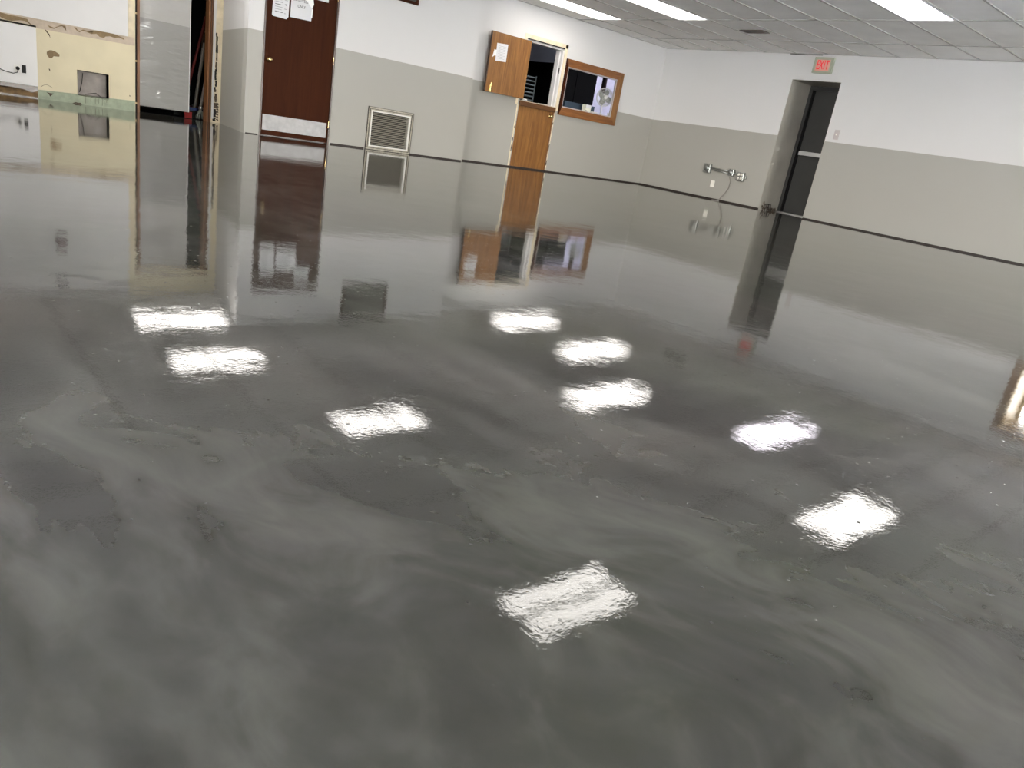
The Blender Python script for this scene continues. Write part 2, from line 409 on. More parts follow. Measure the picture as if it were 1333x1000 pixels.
window('added_window_5', 'x', YS, 8.5, 11.2, .12, 2.38, -.15, 'unseen large window added for daylight, near the exit wall', 3)
window('added_window_6', 'y', XW, -1.0, 2.8, .12, 2.38, -.15, 'unseen large west window added for daylight, nearer the camera', 3)  # west windows are added too, for daylight on walls and ceiling
window('added_window_7', 'y', XW, 3.2, 7.0, .12, 2.38, -.15, 'unseen large west window added for daylight, farther from the camera', 3)

# ---- ceiling: slab, tiles on a grid, troffer lights
ceil = struct(box('ceiling', (XW-.15, X0+.72, YS-.15, YO+.14, HC+.10, HC+.2), 'tile_white'), 'suspended ceiling of white lay-in tiles', 'ceiling')
CW = .556; YC0 = Y0 - 2.697            # column 0 line
ROWS = [X0, X0-.945, X0-2.356, X0-3.768, X0-5.18]
xs = ROWS[-1]
while xs > XW: xs -= 1.2; ROWS.append(xs)
ROWS[-1] = XW
# fixtures: (y high column line, x0, x1, mat)
ycol = lambda k: YC0 - CW*k
LIGHTS = [(-4, ROWS[2]-1.41, ROWS[2], 'diffuser_warm', 'bright ceiling light closest to the half door wall, leftmost in view'),
          (-1, ROWS[2]-1.41, ROWS[2], 'diffuser_warm', 'bright ceiling light, middle of the three in view'),
          (5, ROWS[2]-1.41, ROWS[2], 'diffuser_violet', 'bright ceiling light, rightmost of the three in view'),
          (2, ROWS[4], ROWS[3], 'diffuser_warm', 'ceiling light mirrored in floor midway below half door'),
          (8, ROWS[4], ROWS[3], 'diffuser_warm', 'ceiling light mirrored at lower right of the floor'),
          (1.6, 3.35, 4.36, 'diffuser_warm', 'ceiling light mirrored in floor below the grille wall'),
          (7.5, 3.0, 4.04, 'diffuser_warm', 'ceiling light mirrored nearest the camera'),
          (-2.2, 2.36, 3.45, 'diffuser_warm', 'ceiling light mirrored below the grey sheet door'),
          (-5.2, 2.40, 3.60, 'diffuser_warm', 'ceiling light closest to the closet opening'),
          (8, -1.2, .0, 'diffuser_warm', 'added unseen ceiling light behind the camera on the west side'),  # from here on: unseen fixtures added to raise the hall lighting
          (14, -1.2, .0, 'diffuser_warm', 'added unseen ceiling light in the west corner behind the camera'),
          (1, -1.4, -.2, 'diffuser_warm', 'added unseen ceiling light along the far left wall'),
          (14, 3.0, 4.2, 'diffuser_warm', 'added unseen ceiling light behind the camera toward the windows'),
          (12, 7.4, 8.6, 'diffuser_cool', 'added unseen ceiling light behind the camera, right of the view'),
          (-2, -1.6, -.4, 'diffuser_warm', 'added unseen ceiling light in the far left corner'),
          (16, 7.6, 9.0, 'diffuser_cool', 'added unseen ceiling light close to the daylight windows')]
cols = [k for k in range(-8, 25)]
ybr = sorted({min(max(ycol(k), YS), YO) for k in range(-8, 25)})
def tile(xa, xb, ya, yb, i):
    g = .004; bm = bmesh.new(); w_, d_ = xb-xa-2*g, yb-ya-2*g
    if w_ < .02 or d_ < .02: return
    z0 = HC + .006
    vs = bx(bm, -w_/2, w_/2, -d_/2, d_/2, 0, .014)
    for v_ in vs[:4]: v_.co.x *= 1-.016/w_ if w_ > .1 else 1; v_.co.y *= 1-.016/d_ if d_ > .1 else 1
    o = obj('ceiling_tile', bm, 'tile_white'); o.parent = ceil
    o.location = ((xa+xb)/2, (ya+yb)/2, z0 + random.uniform(-.001, .001)); o.rotation_euler = (random.uniform(-.004, .004), random.uniform(-.0016, .0016), 0)
def sub(iv, a, b):
    out = []
    for x, y in iv:
        if b <= x or a >= y: out.append((x, y)); continue
        if a > x: out.append((x, a))
        if b < y: out.append((b, y))
    return out
cnt = 0
for ya, yb in zip(ybr, ybr[1:]):
    for xb, xa in zip(ROWS, ROWS[1:]):
        pieces = [(xa, xb, ya, yb)]
        for (k, lx0, lx1, _, _) in LIGHTS:
            ly1, ly0 = ycol(k), ycol(k+1); nxt = []
            for (a, b, c, d) in pieces:
                if lx1 <= a+.01 or lx0 >= b-.01 or ly1 <= c+.01 or ly0 >= d-.01: nxt.append((a, b, c, d)); continue
                for (e, f) in sub([(a, b)], lx0, lx1): nxt.append((e, f, c, d))
                for (e, f) in sub([(c, d)], ly0, ly1): nxt.append((max(a, lx0), min(b, lx1), e, f))
            pieces = nxt
        for pc in pieces:
            if pc[2] >= Y0-.02 and pc[0] > XV-.2: continue
            if pc[2] >= YV and pc[0] > XR+.1: continue
            if pc[3] > Y0 and pc[0] > XV-.2: pc = (pc[0], pc[1], pc[2], Y0)
            tile(*pc, cnt); cnt += 1
bm = bmesh.new()
for x in ROWS[1:-1]: bx(bm, x-.011, x+.011, YS, Y0 if x > XV else (YV if x > XR else YO), HC, HC+.008)
o = obj('cross_runner', bm, 'tile_grid'); o.parent = ceil
for y in ybr[1:-1]:
    if y < Y0: x_hi = X0 if y < YV else XR
    else: x_hi = XR
    if YV <= y < Y0: x_hi = X0
    bm = bmesh.new(); bx(bm, XW, x_hi, y-.011, y+.011, HC-.001, HC+.008); o = obj('main_runner', bm, 'tile_grid'); o.parent = ceil
bm = bmesh.new()
bx(bm, X0-.02, X0, YS, Y0, HC-.004, HC+.006); bx(bm, XV, X0, Y0-.02, Y0, HC-.004, HC+.006); bx(bm, XR, XV, YV-.02, YV, HC-.004, HC+.006)
bx(bm, XW, 3.86, YO-.02, YO, HC-.004, HC+.006); bx(bm, XW, XW+.02, YS, YO, HC-.004, HC+.006); bx(bm, XW, X0, YS, YS+.02, HC-.004, HC+.006)
o = obj('wall_angle', bm, 'tile_grid'); o.parent = ceil
for k, lx0, lx1, mt, lab in LIGHTS:
    y1, y0 = ycol(k), ycol(k+1); cx, cy = (lx0+lx1)/2, (y0+y1)/2; a, b = (lx1-lx0)/2-.004, (y1-y0)/2-.004
    L_ = thing('ceiling_light', lab, 'light', (cx, cy, HC), 'ceiling lights')
    bm = bmesh.new()
    bx(bm, -a, a, -b, -b+.025, -.004, .05); bx(bm, -a, a, b-.025, b, -.004, .05); bx(bm, -a, -a+.03, -b+.025, b-.025, -.004, .05); bx(bm, a-.03, a, -b+.025, b-.025, -.004, .05)
    o = obj('frame', bm, 'lamp_frame'); o.parent = L_
    bm = bmesh.new(); bx(bm, -a+.03, a-.03, -b+.025, b-.025, .006, .012); o = obj('diffuser', bm, mt); o.parent = L_

# small return slot in the ceiling
vt = thing('ceiling_vent', 'small dark slotted vent in a ceiling tile ahead of the exit', 'vent', (9.96, 7.05, HC))
bm = bmesh.new(); bx(bm, -.09, .09, -.19, .19, -.001, .006); o = obj('backing', bm, 'black_gap'); o.parent = vt
bm = bmesh.new()
for s in (-1, 1): bx(bm, s*.085-.012, s*.085+.012, -.2, .2, -.006, .0); bx(bm, -.075, .075, s*.19-.01, s*.19+.01, -.006, 0)
o = obj('frame', bm, 'dark_frame_wood'); o.parent = vt
for i in range(4):
    bm = bmesh.new(); bx(bm, -.05+i*.033-.005, -.05+i*.033+.005, -.18, .18, -.005, -.002); o = obj('slat', bm, 'dark_frame_wood'); o.parent = vt

# ================================================================ LEFT WALL (stripped)
# green dado strip, white panels, torn paper
GZ = .118
struct(poly_y('trim_4', [(1.667, 0), (OPX0-.004, 0), (OPX0-.004, .134), (2.447, .125), (2.447, .112), (2.095, .112), (2.095, .118), (1.667, .104)], YO, .003, 'green_paint'), 'green painted strip along the foot of the cream wall', 'trim')
lp = tag(box('wall_panel', (-1.2, 1.667, YO-.014, YO, .140, .803), 'panel_white', bevel=.002), 'white sheet panel low on the wall, holding the power outlet', 'panel')
up = thing('wall_panel', 'large white sheet panel over the cream wall, left of closet', 'panel', (0, YO, 1.6))
bm = bmesh.new(); bx(bm, -1.6, 2.677, YO-.012, YO, .905, 2.47); obj('sheet', bm, 'panel_white', up)
struct(box('trim_5', (-1.2, 1.67, YO-.006, YO, .806, .826), 'black_gap'), 'dark reveal above the low white panel', 'trim')
struct(poly_y('trim_6', [(1.672, .80), (2.755, .81), (2.755, .905), (1.30, .905), (1.30, .83), (1.672, .83)], YO, .0018, 'glue_strip'), 'pinkish strip of torn backing under the large panel', 'trim')
bm = bmesh.new(); bx(bm, -1.2, 1.662, YO-.008, YO, 0, .139); struct(obj('baseboard_left', bm, 'dark_frame_wood'), 'dark bare base below the low white panel', 'baseboard')
struct(poly_y('trim_7', [(-1.2, .012), (1.66, .012), (1.66, .085), (1.60, .06), (1.52, .085), (1.45, .08), (1.38, .095), (1.33, .075), (1.2, .09), (.8, .07), (.2, .095), (-.5, .08), (-1.2, .09)], YO-.008, .004, 'rust_board'), 'stained tan remains of the old base', 'trim')
TORN = [[(1.10, .905), (1.318, .897), (1.418, .889), (1.521, .888), (1.585, .882), (1.592, .858), (1.622, .834), (1.649, .832), (1.612, .826), (1.583, .845), (1.561, .855), (1.509, .852), (1.436, .837), (1.425, .828), (1.374, .83), (1.34, .839), (1.316, .85), (1.2, .86)],
 [(1.788, .859), (1.825, .849), (1.857, .841), (1.935, .889), (1.979, .886), (1.984, .866), (1.962, .869), (1.988, .83), (1.945, .877), (1.901, .861), (1.857, .829), (1.814, .832)],
 [(2.07, .891), (2.095, .893), (2.106, .872), (2.128, .858), (2.168, .884), (2.225, .878), (2.259, .863), (2.294, .898), (2.329, .904), (2.469, .904), (2.516, .903), (2.552, .895), (2.624, .879), (2.632, .856), (2.576, .873), (2.528, .856), (2.469, .867), (2.421, .857), (2.398, .833), (2.351, .837), (2.317, .866), (2.259, .851), (2.202, .867), (2.157, .866), (2.128, .844), (2.095, .863)],
 [(1.772, .554), (1.80, .578), (1.825, .582), (1.863, .575), (1.908, .55), (1.904, .523), (1.843, .518), (1.824, .491), (1.797, .49), (1.774, .519)]]
for i, tp in enumerate(TORN):
    o = poly_y('torn_patch', tp, YO-.0018 if i < 3 else YO, .0015, 'tan_tear', wl)
DARK = [[(1.762, .802), (1.775, .799), (1.811, .754), (1.815, .716), (1.805, .741), (1.769, .786)], [(1.753, .090), (1.79, .083), (1.83, .084), (1.805, .066), (1.791, .043), (1.78, .066)],
        [(1.787, .37), (1.80, .36), (1.803, .335), (1.79, .35)], [(2.05, .008), (2.07, .02), (2.09, .015), (2.12, .018), (2.14, .004), (2.03, .0)], [(2.69, .20), (2.70, .195), (2.70, .18), (2.69, .185)]]
for i, tp in enumerate(DARK): poly_y('chip', tp, YO - (.003 if i in (1, 3) else 0), .001, 'broken_plaster', wl)
# scuff arc and drips
tube('crack', [(1.70+.02*i, YO-.001, .145+.03*math.sin(i/6*math.pi)) for i in range(7)], .002, 'broken_plaster', wl, 5)
for x, a, b in ((2.18, .02, .108), (2.24, .05, .108), (2.29, .03, .11), (2.33, .04, .11), (2.37, .02, .11), (2.42, .06, .11)):
    tube('drip', [(x, YO-.003, a), (x+.002, YO-.003, b)], .0017, 'broken_plaster', wl, 5)
# square recess
bm = bmesh.new()
x0, x1, z0, z1, y0, y1 = 2.095, 2.447, .112, .404, YO, YO+.13
for q in (((x0,z0),(x0,z1)), ((x0,z1),(x1,z1)), ((x1,z1),(x1,z0)), ((x1,z0),(x0,z0))):
    (a, b), (c, d) = q; ex = .01
    bx(bm, min(a, c)-(ex if a == c == x0 else 0), max(a, c)+(ex if a == c == x1 else 0), YO+.002, y1, min(b, d)-(ex if b == d == z0 else 0), max(b, d)+(ex if b == d == z1 else 0))
bx(bm, x0-.01, x1+.01, y1, y1+.01, z0-.01, z1+.01)
o = obj('niche_lining', bm, 'hole_grey', wl)
tube('edge_crack', [(x0, YO-.001, z0), (x0+.1, YO-.001, z0-.008), (x0+.25, YO-.001, z0-.004), (x1-.02, YO-.001, z0-.014), (x1, YO-.001, z0), (x1, YO-.001, z1), (x0, YO-.001, z1), (x0, YO-.001, z0)], .0035, 'broken_plaster', wl, 5)
tube('cable', [(2.20, YO+.12, z0+.01), (2.26, YO+.11, z0+.03), (2.32, YO+.10, z0+.045), (2.37, YO+.09, z0+.01)], .004, 'black_plastic', wl, 6)
tube('cable', [(2.13, YO+.08, z0+.03), (2.16, YO+.09, z0+.15), (2.17, YO+.08, z1-.03)], .004, 'black_plastic', wl, 6)
# outlet pair with plug and cord
ou = thing('power_outlet', 'outlet on the low white panel, white half and black half', 'outlet', (1.50, YO-.014, .31))
def box_p(name, b, mat, parent, bevel=0): return box(name, b, mat, parent, bevel)
box_p('cover_plate', (1.425, 1.487, YO-.019, YO-.014, .265, .355), 'white_metal', ou, .001)
box_p('socket', (1.505, 1.548, YO-.020, YO-.014, .270, .362), 'black_plastic', ou, .001)
pc = thing('extension_cord', 'black plug and drooping black cord in the left outlet', 'cord', (1.45, YO-.03, .31))
lathe('plug', [(.020, 0), (.022, .01), (.018, .04), (.008, .055)], (1.462, YO-.019, .315), (0, -1, 0), 'black_plastic', pc, 12)
tube('cord', [(1.462, YO-.06, .315), (1.452, YO-.075, .27), (1.41, YO-.06, .252), (1.33, YO-.05, .263), (1.22, YO-.05, .30), (1.05, YO-.05, .36), (.6, YO-.05, .43), (-.2, YO-.03, .40), (-.6, YO-.02, .05), (-.6, YO-.02, .004)], .005, 'black_plastic', pc, 6)

# cream casing strips round the closet opening
bm = bmesh.new()
bx(bm, 2.682, OPX0-.012, YO-.004, YO, .905, 2.26); bx(bm, OPX0-.012, 3.86, YO-.004, YO, OPZ, 2.26)
struct(obj('trim_8', bm, 'cream_trim'), 'cream bare strip left by the old casing round the closet', 'trim')
# ragged right strip with black breaks
rg = struct(box('trim_9', (OPX1+.002, 3.858, YO-.006, YO, 0, OPZ), 'cream_trim'), 'peeling cream strip right of the closet jamb', 'trim')
box('white_strip', (OPX1+.004, 3.768, YO-.0075, YO-.006, .05, 2.1), 'panel_white', rg)
zz = .02; random.seed(3)
while zz < 1.12:
    h = random.uniform(.03, .12); ww = random.uniform(.012, .036) if zz > .2 else random.uniform(.03, .06)
    c = 3.783 + random.uniform(-.006, .008); n = 5
    pts = [(c+ww/2*random.uniform(.5, 1.2), zz+h*i/n) for i in range(n+1)] + [(c-ww/2*random.uniform(.5, 1.2), zz+h*(n-i)/n) for i in range(n+1)]
    poly_y('break', pts, YO-.006, .0012, 'black_gap' if random.random() < .7 else 'broken_plaster', rg); zz += h + random.uniform(-.02, .02)
for i in range(7):
    z_ = .03+i*.035; poly_y('break', [(3.80+random.uniform(0, .04), z_), (3.84, z_+.004), (3.83, z_+.03), (3.80, z_+.02)], YO-.006, .0012, 'broken_plaster', rg)
# frame of the closet opening
fr = struct(box('door_1', (OPX0+.022, OPX0+.052, YO-.008, YO+.12, 0, OPZ-.01), 'jamb_wood'), 'brown wooden jambs of the closet opening', 'door')
box('jamb', (OPX1-.062, OPX1-.004, YO-.010, YO+.13, 0, OPZ), 'jamb_wood', fr)
box('stop', (OPX1-.040, OPX1-.034, YO-.020, YO-.010, 0, OPZ), 'dark_frame_wood', fr)
box('stop', (OPX1-.018, OPX1-.014, YO-.020, YO-.010, 0, OPZ), 'dark_frame_wood', fr)
box('head', (OPX0+.052, OPX1-.062, YO-.008, YO+.12, OPZ-.03, OPZ), 'jamb_wood', fr)
box('gap_filler', (OPX0+.0, OPX0+.022, YO+.01, YO+.12, 0, OPZ), 'black_gap', fr)
for zc in (.10, .62, 1.19, 1.75): box('shim', (OPX0-.004, OPX0+.024, YO-.003, YO+.05, zc, zc+.022), 'window_sash', fr)
gd = thing('sheet_door', 'glossy pale grey sheet door half closing the closet', 'door', (3.1, YO+.07, .087))
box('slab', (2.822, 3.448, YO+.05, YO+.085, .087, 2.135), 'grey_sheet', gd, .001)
box('edge_strip', (3.448, 3.458, YO+.048, YO+.087, .087, 2.135), 'panel_white', gd)
# closet shell
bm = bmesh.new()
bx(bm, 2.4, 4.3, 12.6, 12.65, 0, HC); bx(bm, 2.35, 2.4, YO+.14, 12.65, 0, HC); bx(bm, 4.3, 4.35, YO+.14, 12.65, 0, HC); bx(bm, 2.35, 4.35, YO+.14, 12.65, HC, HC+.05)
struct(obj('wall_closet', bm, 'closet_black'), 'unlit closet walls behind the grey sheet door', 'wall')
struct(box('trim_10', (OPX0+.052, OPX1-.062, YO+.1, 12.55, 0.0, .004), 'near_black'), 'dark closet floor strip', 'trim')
# long-handled tools
def tool(name, label, top, bot, r, mat, head, group='cleaning tools in the closet'):
    t_ = thing(name, label, 'tool', (bot[0], bot[1], .004), group)
    tube('handle', [top, bot], r, mat, t_, 10); head(t_, bot)
    lathe('grip', [(r*1.2, 0), (r*1.35, .02), (r*1.25, .10), (r, .11)], top, (Vector(bot)-Vector(top)).normalized(), 'black_plastic', t_, 10)
    return t_
def hd_broom(mat):
    def f(t_, b):
        bm = bmesh.new(); bx(bm, b[0]-.12, b[0]+.12, b[1]-.03, b[1]+.03, .10, .145); obj('block', bm, mat, t_, .004)
        bm = bmesh.new(); vs = bx(bm, b[0]-.14, b[0]+.14, b[1]-.035, b[1]+.035, .006, .10); obj('bristles', bm, 'black_plastic', t_)
    return f
def hd_mop(t_, b):
    bm = bmesh.new(); random.seed(int(b[0]*1000))
    for i in range(14):
        a = random.uniform(-1, 1); c = random.uniform(-.7, .7)
        tube_bm(bm, [(b[0], b[1], .16), (b[0]+a*.06, b[1]+c*.05, .08), (b[0]+a*.10, b[1]+c*.08, .013)], .007, 6)
    o = obj('strings', bm, 'string_mop', t_, smooth=True)
    lathe('clamp', [(.018, 0), (.03, .02), (.03, .04), (.012, .06)], (b[0], b[1], .13), (0, 0, 1), 'aluminium', t_, 12)
tool('red_broom', 'red handled broom leaning in the closet, closest to the grey sheet', (3.846, 11.80, 1.49), (3.545, 11.84, .14), .018, 'dark_red', hd_broom('blue_plastic'))
tool('push_broom', 'grey brown handled broom leaning beside the red broom', (3.79, 11.70, 1.14), (3.66, 11.70, .14), .019, 'pole_grey', hd_broom('blue_plastic'))
tool('string_mop', 'thick pale grey handled mop, its foot at the closet threshold', (3.865, 11.56, 1.22), (3.68, 11.50, .17), .021, 'pole_grey', hd_mop)
tool('dust_mop', 'thin pale handled mop between two thicker handles', (3.83, 11.90, 1.08), (3.76, 12.05, .17), .010, 'white_metal', hd_mop)
tool('wooden_broom', 'tan handled broom tight against the right closet jamb', (3.905, 12.1, 1.50), (3.88, 12.28, .14), .013, 'pole_tan', hd_broom('dark_red'))
dp = thing('dustpan', 'red dustpan on the closet floor at the grey sheet edge', 'dustpan', (3.52, 11.46, .004))
bm = bmesh.new()
P = [(3.44, 11.40, .006), (3.53, 11.40, .006), (3.57, 11.52, .006), (3.46, 11.52, .006)]; Q = [(3.44, 11.40, .010), (3.53, 11.40, .010), (3.57, 11.52, .085), (3.46, 11.52, .085)]
a_ = [bm.verts.new(c) for c in P]; c_ = [bm.verts.new(c) for c in Q]
bm.faces.new(a_); bm.faces.new(c_)
for i in range(4): bm.faces.new((a_[i], a_[(i+1) % 4], c_[(i+1) % 4], c_[i]))
obj('pan', bm, 'red_plastic', dp); tube('handle', [(3.50, 11.52, .07), (3.48, 11.56, .11)], .014, 'red_plastic', dp, 10)
hk = thing('tool_clip', 'black clip binding the leaning tool handles', 'clip', (3.83, 11.66, 1.2))
bm = bmesh.new(); ring = [(3.835+.04*math.cos(a), 11.70+.10*math.sin(a), 1.19+.02*math.cos(a)) for a in [k*math.pi/8 for k in range(16)]]
tube_bm(bm, ring, .012, 6, closed=True); obj('band', bm, 'black_plastic', hk, smooth=True)
lathe('reel', [(.02, 0), (.035, .005), (.035, .03), (.02, .035)], (3.79, 11.60, 1.17), (0, -1, 0), 'aluminium', hk, 14)
# small fittings high on the large panel (mirrored in the floor)
a1 = thing('alarm_box', 'small dark maroon box on the large white panel', 'alarm', (1.86, YO-.012, 1.76))
box('housing', (1.805, 1.918, YO-.06, YO-.012, 1.70, 1.85), 'dark_maroon', a1, .006); box('lever', (1.83, 1.893, YO-.068, YO-.060, 1.755, 1.785), 'plate_pinkish', a1, .001)
a2 = thing('strobe_unit', 'small dark wall unit near the ceiling above the maroon box', 'alarm', (1.86, YO-.012, 2.33))
box('housing', (1.80, 1.92, YO-.05, YO-.012, 2.285, 2.375), 'black_plastic', a2, .005); box('lens', (1.84, 1.88, YO-.062, YO-.05, 2.30, 2.36), 'fan_grey', a2, .004)

# ================================================================ BROWN DOOR (middle wall)
d2 = bpy.data.objects.new('door_2', None); C.objects.link(d2); d2.location = (4.33, YV, 0); struct(d2, 'dark brown wooden door with white kick plate and paper notices', 'door')
box('slab', (3.868, 4.792, YV+.012, YV+.052, .012, 2.022), 'dark_brown_wood', d2, .002)
bm = bmesh.new(); bx(bm, 3.845, 3.866, YV-.006, YV+.09, 0, 2.045); bx(bm, 4.794, 4.815, YV-.006, YV+.09, 0, 2.045); bx(bm, 3.866, 4.794, YV-.006, YV+.09, 2.024, 2.045)
bx(bm, 3.866, 4.794, YV+.056, YV+.09, 0, 2.024)
obj('frame', bm, 'dark_frame_wood', d2)
kp = box('kick_plate', (3.888, 4.770, YV+.009, YV+.012, .072, .262), 'kick_plate', d2, .001)
kn = lathe('knob', [(.030, 0), (.030, .004), (.012, .008), (.012, .03), (.024, .04), (.028, .052), (.022, .064), (.006, .068)], (3.932, YV+.012, .915), (0, -1, 0), 'brass', d2, 20)
lathe('keyway', [(.006, 0), (.006, .002)], (3.932, YV-.0565, .915), (0, -1, 0), 'ink', kn, 8)
for zc in (.25, 1.05, 1.8): box('hinge', (4.788, 4.800, YV-.004, YV+.014, zc-.045, zc+.045), 'brass', d2)
# notices taped to it: things of their own
def notice(name, label, pts, y, mat='paper'):
    t_ = thing(name, label, 'paper', (sum(p[0] for p in pts)/len(pts), y, min(p[1] for p in pts)), 'paper notices on the brown door'); poly_y('sheet', pts, y, .0012, mat, t_); return t_
yN = YV+.0115
n1 = notice('notice', 'rounded printed notice above the brass knob', [(3.955, 1.42), (3.942, 1.433), (3.955, 1.84), (3.965, 1.85), (4.145, 1.85), (4.155, 1.84), (4.152, 1.445), (4.128, 1.415)], yN)
for i in range(13):
    z_ = 1.475+i*.028; tx = box('text_line', (3.975, 3.975+(.10, .085, .095, .075)[i % 4], yN-.0022, yN-.0012, z_, z_+.007), 'grey_ink' if i % 3 else 'ink', n1)
for i in range(7): box('text_mark', (4.095, 4.095+.03*(1+i % 2)*.6, yN-.0022, yN-.0012, 1.47+i*.05, 1.478+i*.05), 'grey_ink', n1)
poly_y('arrow', [(4.098, 1.575), (4.112, 1.585), (4.118, 1.562)], yN-.0012, .001, 'ink', n1)
n2 = notice('notice', 'white sheet reading EMPLOYEES ONLY with torn taped corner', [(4.175, 1.452), (4.452, 1.460), (4.456, 1.53), (4.450, 1.60), (4.458, 1.66), (4.452, 1.71), (4.36, 1.765), (4.31, 1.775), (4.178, 1.775)], yN)
M_ = Matrix.Translation((4.31, yN-.0022, 1.655)) @ Matrix.Rotation(math.pi/2, 4, 'X')
text_mesh('printed_word', 'EMPLOYEES', .047, 'ink', n2, Matrix.Translation((4.298, yN-.0016, 1.664)) @ Matrix.Rotation(math.pi/2, 4, 'X'), .0004, .82).matrix_parent_inverse = Matrix.Translation(n2.location).inverted()
text_mesh('printed_word', 'ONLY', .047, 'ink', n2, Matrix.Translation((4.315, yN-.0016, 1.595)) @ Matrix.Rotation(math.pi/2, 4, 'X'), .0004, .82).matrix_parent_inverse = Matrix.Translation(n2.location).inverted()
poly_y('tape', [(4.33, 1.70), (4.40, 1.66), (4.455, 1.60), (4.475, 1.66), (4.46, 1.73), (4.36, 1.785)], yN-.0024, .0008, 'tape', n2)
poly_y('tape', [(4.445, 1.50), (4.462, 1.50), (4.466, 1.60), (4.45, 1.60)], yN-.0024, .0008, 'tape', n2)
n3 = notice('notice', 'white sheet highest on the brown door, toward the hinges', [(4.455, 1.722), (4.668, 1.722), (4.665, 1.94), (4.46, 1.94)], yN-.004)
for i in range(5): box('text_line', (4.49, 4.63, yN-.0062, yN-.0052, 1.77+i*.033, 1.777+i*.033), 'grey_ink', n3)

# dark board above the grille
bd = thing('wall_board', 'dark board in brown wooden frame high on the grille wall', 'board', (5.595, YV, 1.978))
bm = bmesh.new(); bx(bm, 5.215, 5.972, YV-.03, YV, 1.975, 2.01); bx(bm, 5.215, 5.972, YV-.03, YV, 2.435, 2.465); bx(bm, 5.215, 5.25, YV-.03, YV, 2.01, 2.435); bx(bm, 5.937, 5.972, YV-.03, YV, 2.01, 2.435)
obj('frame', bm, 'dark_brown_wood', bd); box('board', (5.25, 5.937, YV-.018, YV, 2.01, 2.435), 'dull_board', bd)

# floor-level grille
gr = thing('wall_grille', 'beige louvred air grille at floor level beside the brown door', 'vent', (5.735, YV, 0))
def rect_frame(bm, x0, x1, z0, z1, w, ya, yb):
    bx(bm, x0, x1, ya, yb, z0, z0+w); bx(bm, x0, x1, ya, yb, z1-w, z1); bx(bm, x0, x0+w, ya, yb, z0+w, z1-w); bx(bm, x1-w, x1, ya, yb, z0+w, z1-w)
bm = bmesh.new(); rect_frame(bm, 5.372, 6.102, .003, .572, .044, YV-.012, YV); obj('outer_frame', bm, 'grille_beige', gr)
bm = bmesh.new(); rect_frame(bm, 5.395, 6.078, .024, .550, .006, YV-.018, YV-.010); rect_frame(bm, 5.368, 6.106, 0.0, .576, .005, YV-.016, YV); obj('bead', bm, 'black_base', gr)
bm = bmesh.new(); rect_frame(bm, 5.416, 6.056, .045, .529, .018, YV-.022, YV+.002); obj('inner_frame', bm, 'white_metal', gr)
box('backing', (5.44, 6.03, YV+.05, YV+.055, .06, .51), 'black_gap', gr)
ns = 18
for i in range(ns):
    z_ = .068 + (.506-.068)*(i+.5)/ns; bm = bmesh.new(); h = .0085
    v8 = bx(bm, 5.435, 6.037, -.012, .012, -.0015, .0015); bmesh.ops.rotate(bm, verts=bm.verts, cent=(0, 0, 0), matrix=Matrix.Rotation(math.radians(24), 3, 'X')); bmesh.ops.translate(bm, verts=bm.verts, vec=(0, YV+.0, z_))
    obj('slat', bm, 'grille_slat', gr)

# ================================================================ HALF DOOR (north wall)
d3 = bpy.data.objects.new('door_3', None); C.objects.link(d3); d3.location = (8.65, Y0, 0); struct(d3, 'oak half door with ledge, upper leaf swung open against the wall', 'door')
lower = box('lower_leaf', (8.245, 9.02, Y0+.004, Y0+.045, .022, .985), 'oak', d3, .002)
box('ledge', (8.235, 9.045, Y0-.030, Y0+.12, .985, 1.062), 'oak_ledge', d3, .003)
box('ledge_edge', (8.25, 9.04, Y0-.034, Y0+.10, 1.062, 1.072), 'glue_strip', d3)
box('sill', (8.20, 9.06, Y0-.014, Y0+.06, 0, .022), 'black_base', d3)
lathe('knob', [(.028, 0), (.028, .005), (.012, .01), (.012, .03), (.025, .042), (.027, .052), (.018, .062), (.004, .064)], (8.965, Y0+.004, .912), (0, -1, 0), 'brass', lower, 18)
# upper leaf lies 8 cm in front of the wall face, hinged on the left jamb
box('upper_leaf', (7.43, 8.222, Y0-.115, Y0-.075, 1.088, 1.955), 'oak', d3, .002)
box('leaf_edge', (7.424, 7.430, Y0-.115, Y0-.075, 1.088, 1.955), 'dark_frame_wood', d3)
for z_ in (1.22, 1.85): box('hinge', (8.205, 8.235, Y0-.09, Y0+.003, z_-.04, z_+.04), 'brass', d3)
bm = bmesh.new(); bx(bm, 7.50, 7.535, Y0-.121, Y0-.115, 1.095, 1.20); tube_bm(bm, [(7.518, Y0-.127, 1.09), (7.518, Y0-.127, 1.23)], .006, 8); obj('bolt', bm, 'brass', d3)
bm = bmesh.new(); bx(bm, 8.245, 9.045-.002, Y0+.01, Y0+.14, 1.958, 1.985); bx(bm, 8.225, 8.245, Y0+.0, Y0+.14, 0, 1.985)
obj('jamb', bm, 'grey_jamb', d3)
bm = bmesh.new(); bx(bm, 9.012, 9.045, Y0+.0, Y0+.14, 1.075, 1.958); bx(bm, 8.985, 9.012, Y0+.05, Y0+.14, 1.075, 1.958); obj('strike_jamb', bm, 'panel_white', d3)
box('strike_plate', (9.0095, 9.0118, Y0+.012, Y0+.035, 1.60, 1.69), 'black_base', d3)
box('jamb_strip', (9.022, 9.045, Y0-.002, Y0+.06, 0, 1.0), 'jamb_wood', d3)
bm = bmesh.new()
bx(bm, 9.048, 9.104, Y0-.012, Y0, 1.02, 2.06); bx(bm, 8.16, 9.104, Y0-.012, Y0, 2.005, 2.062); bx(bm, 8.16, 8.205, Y0-.010, Y0, 1.0, 2.005)
obj('casing', bm, 'cream_trim', d3)
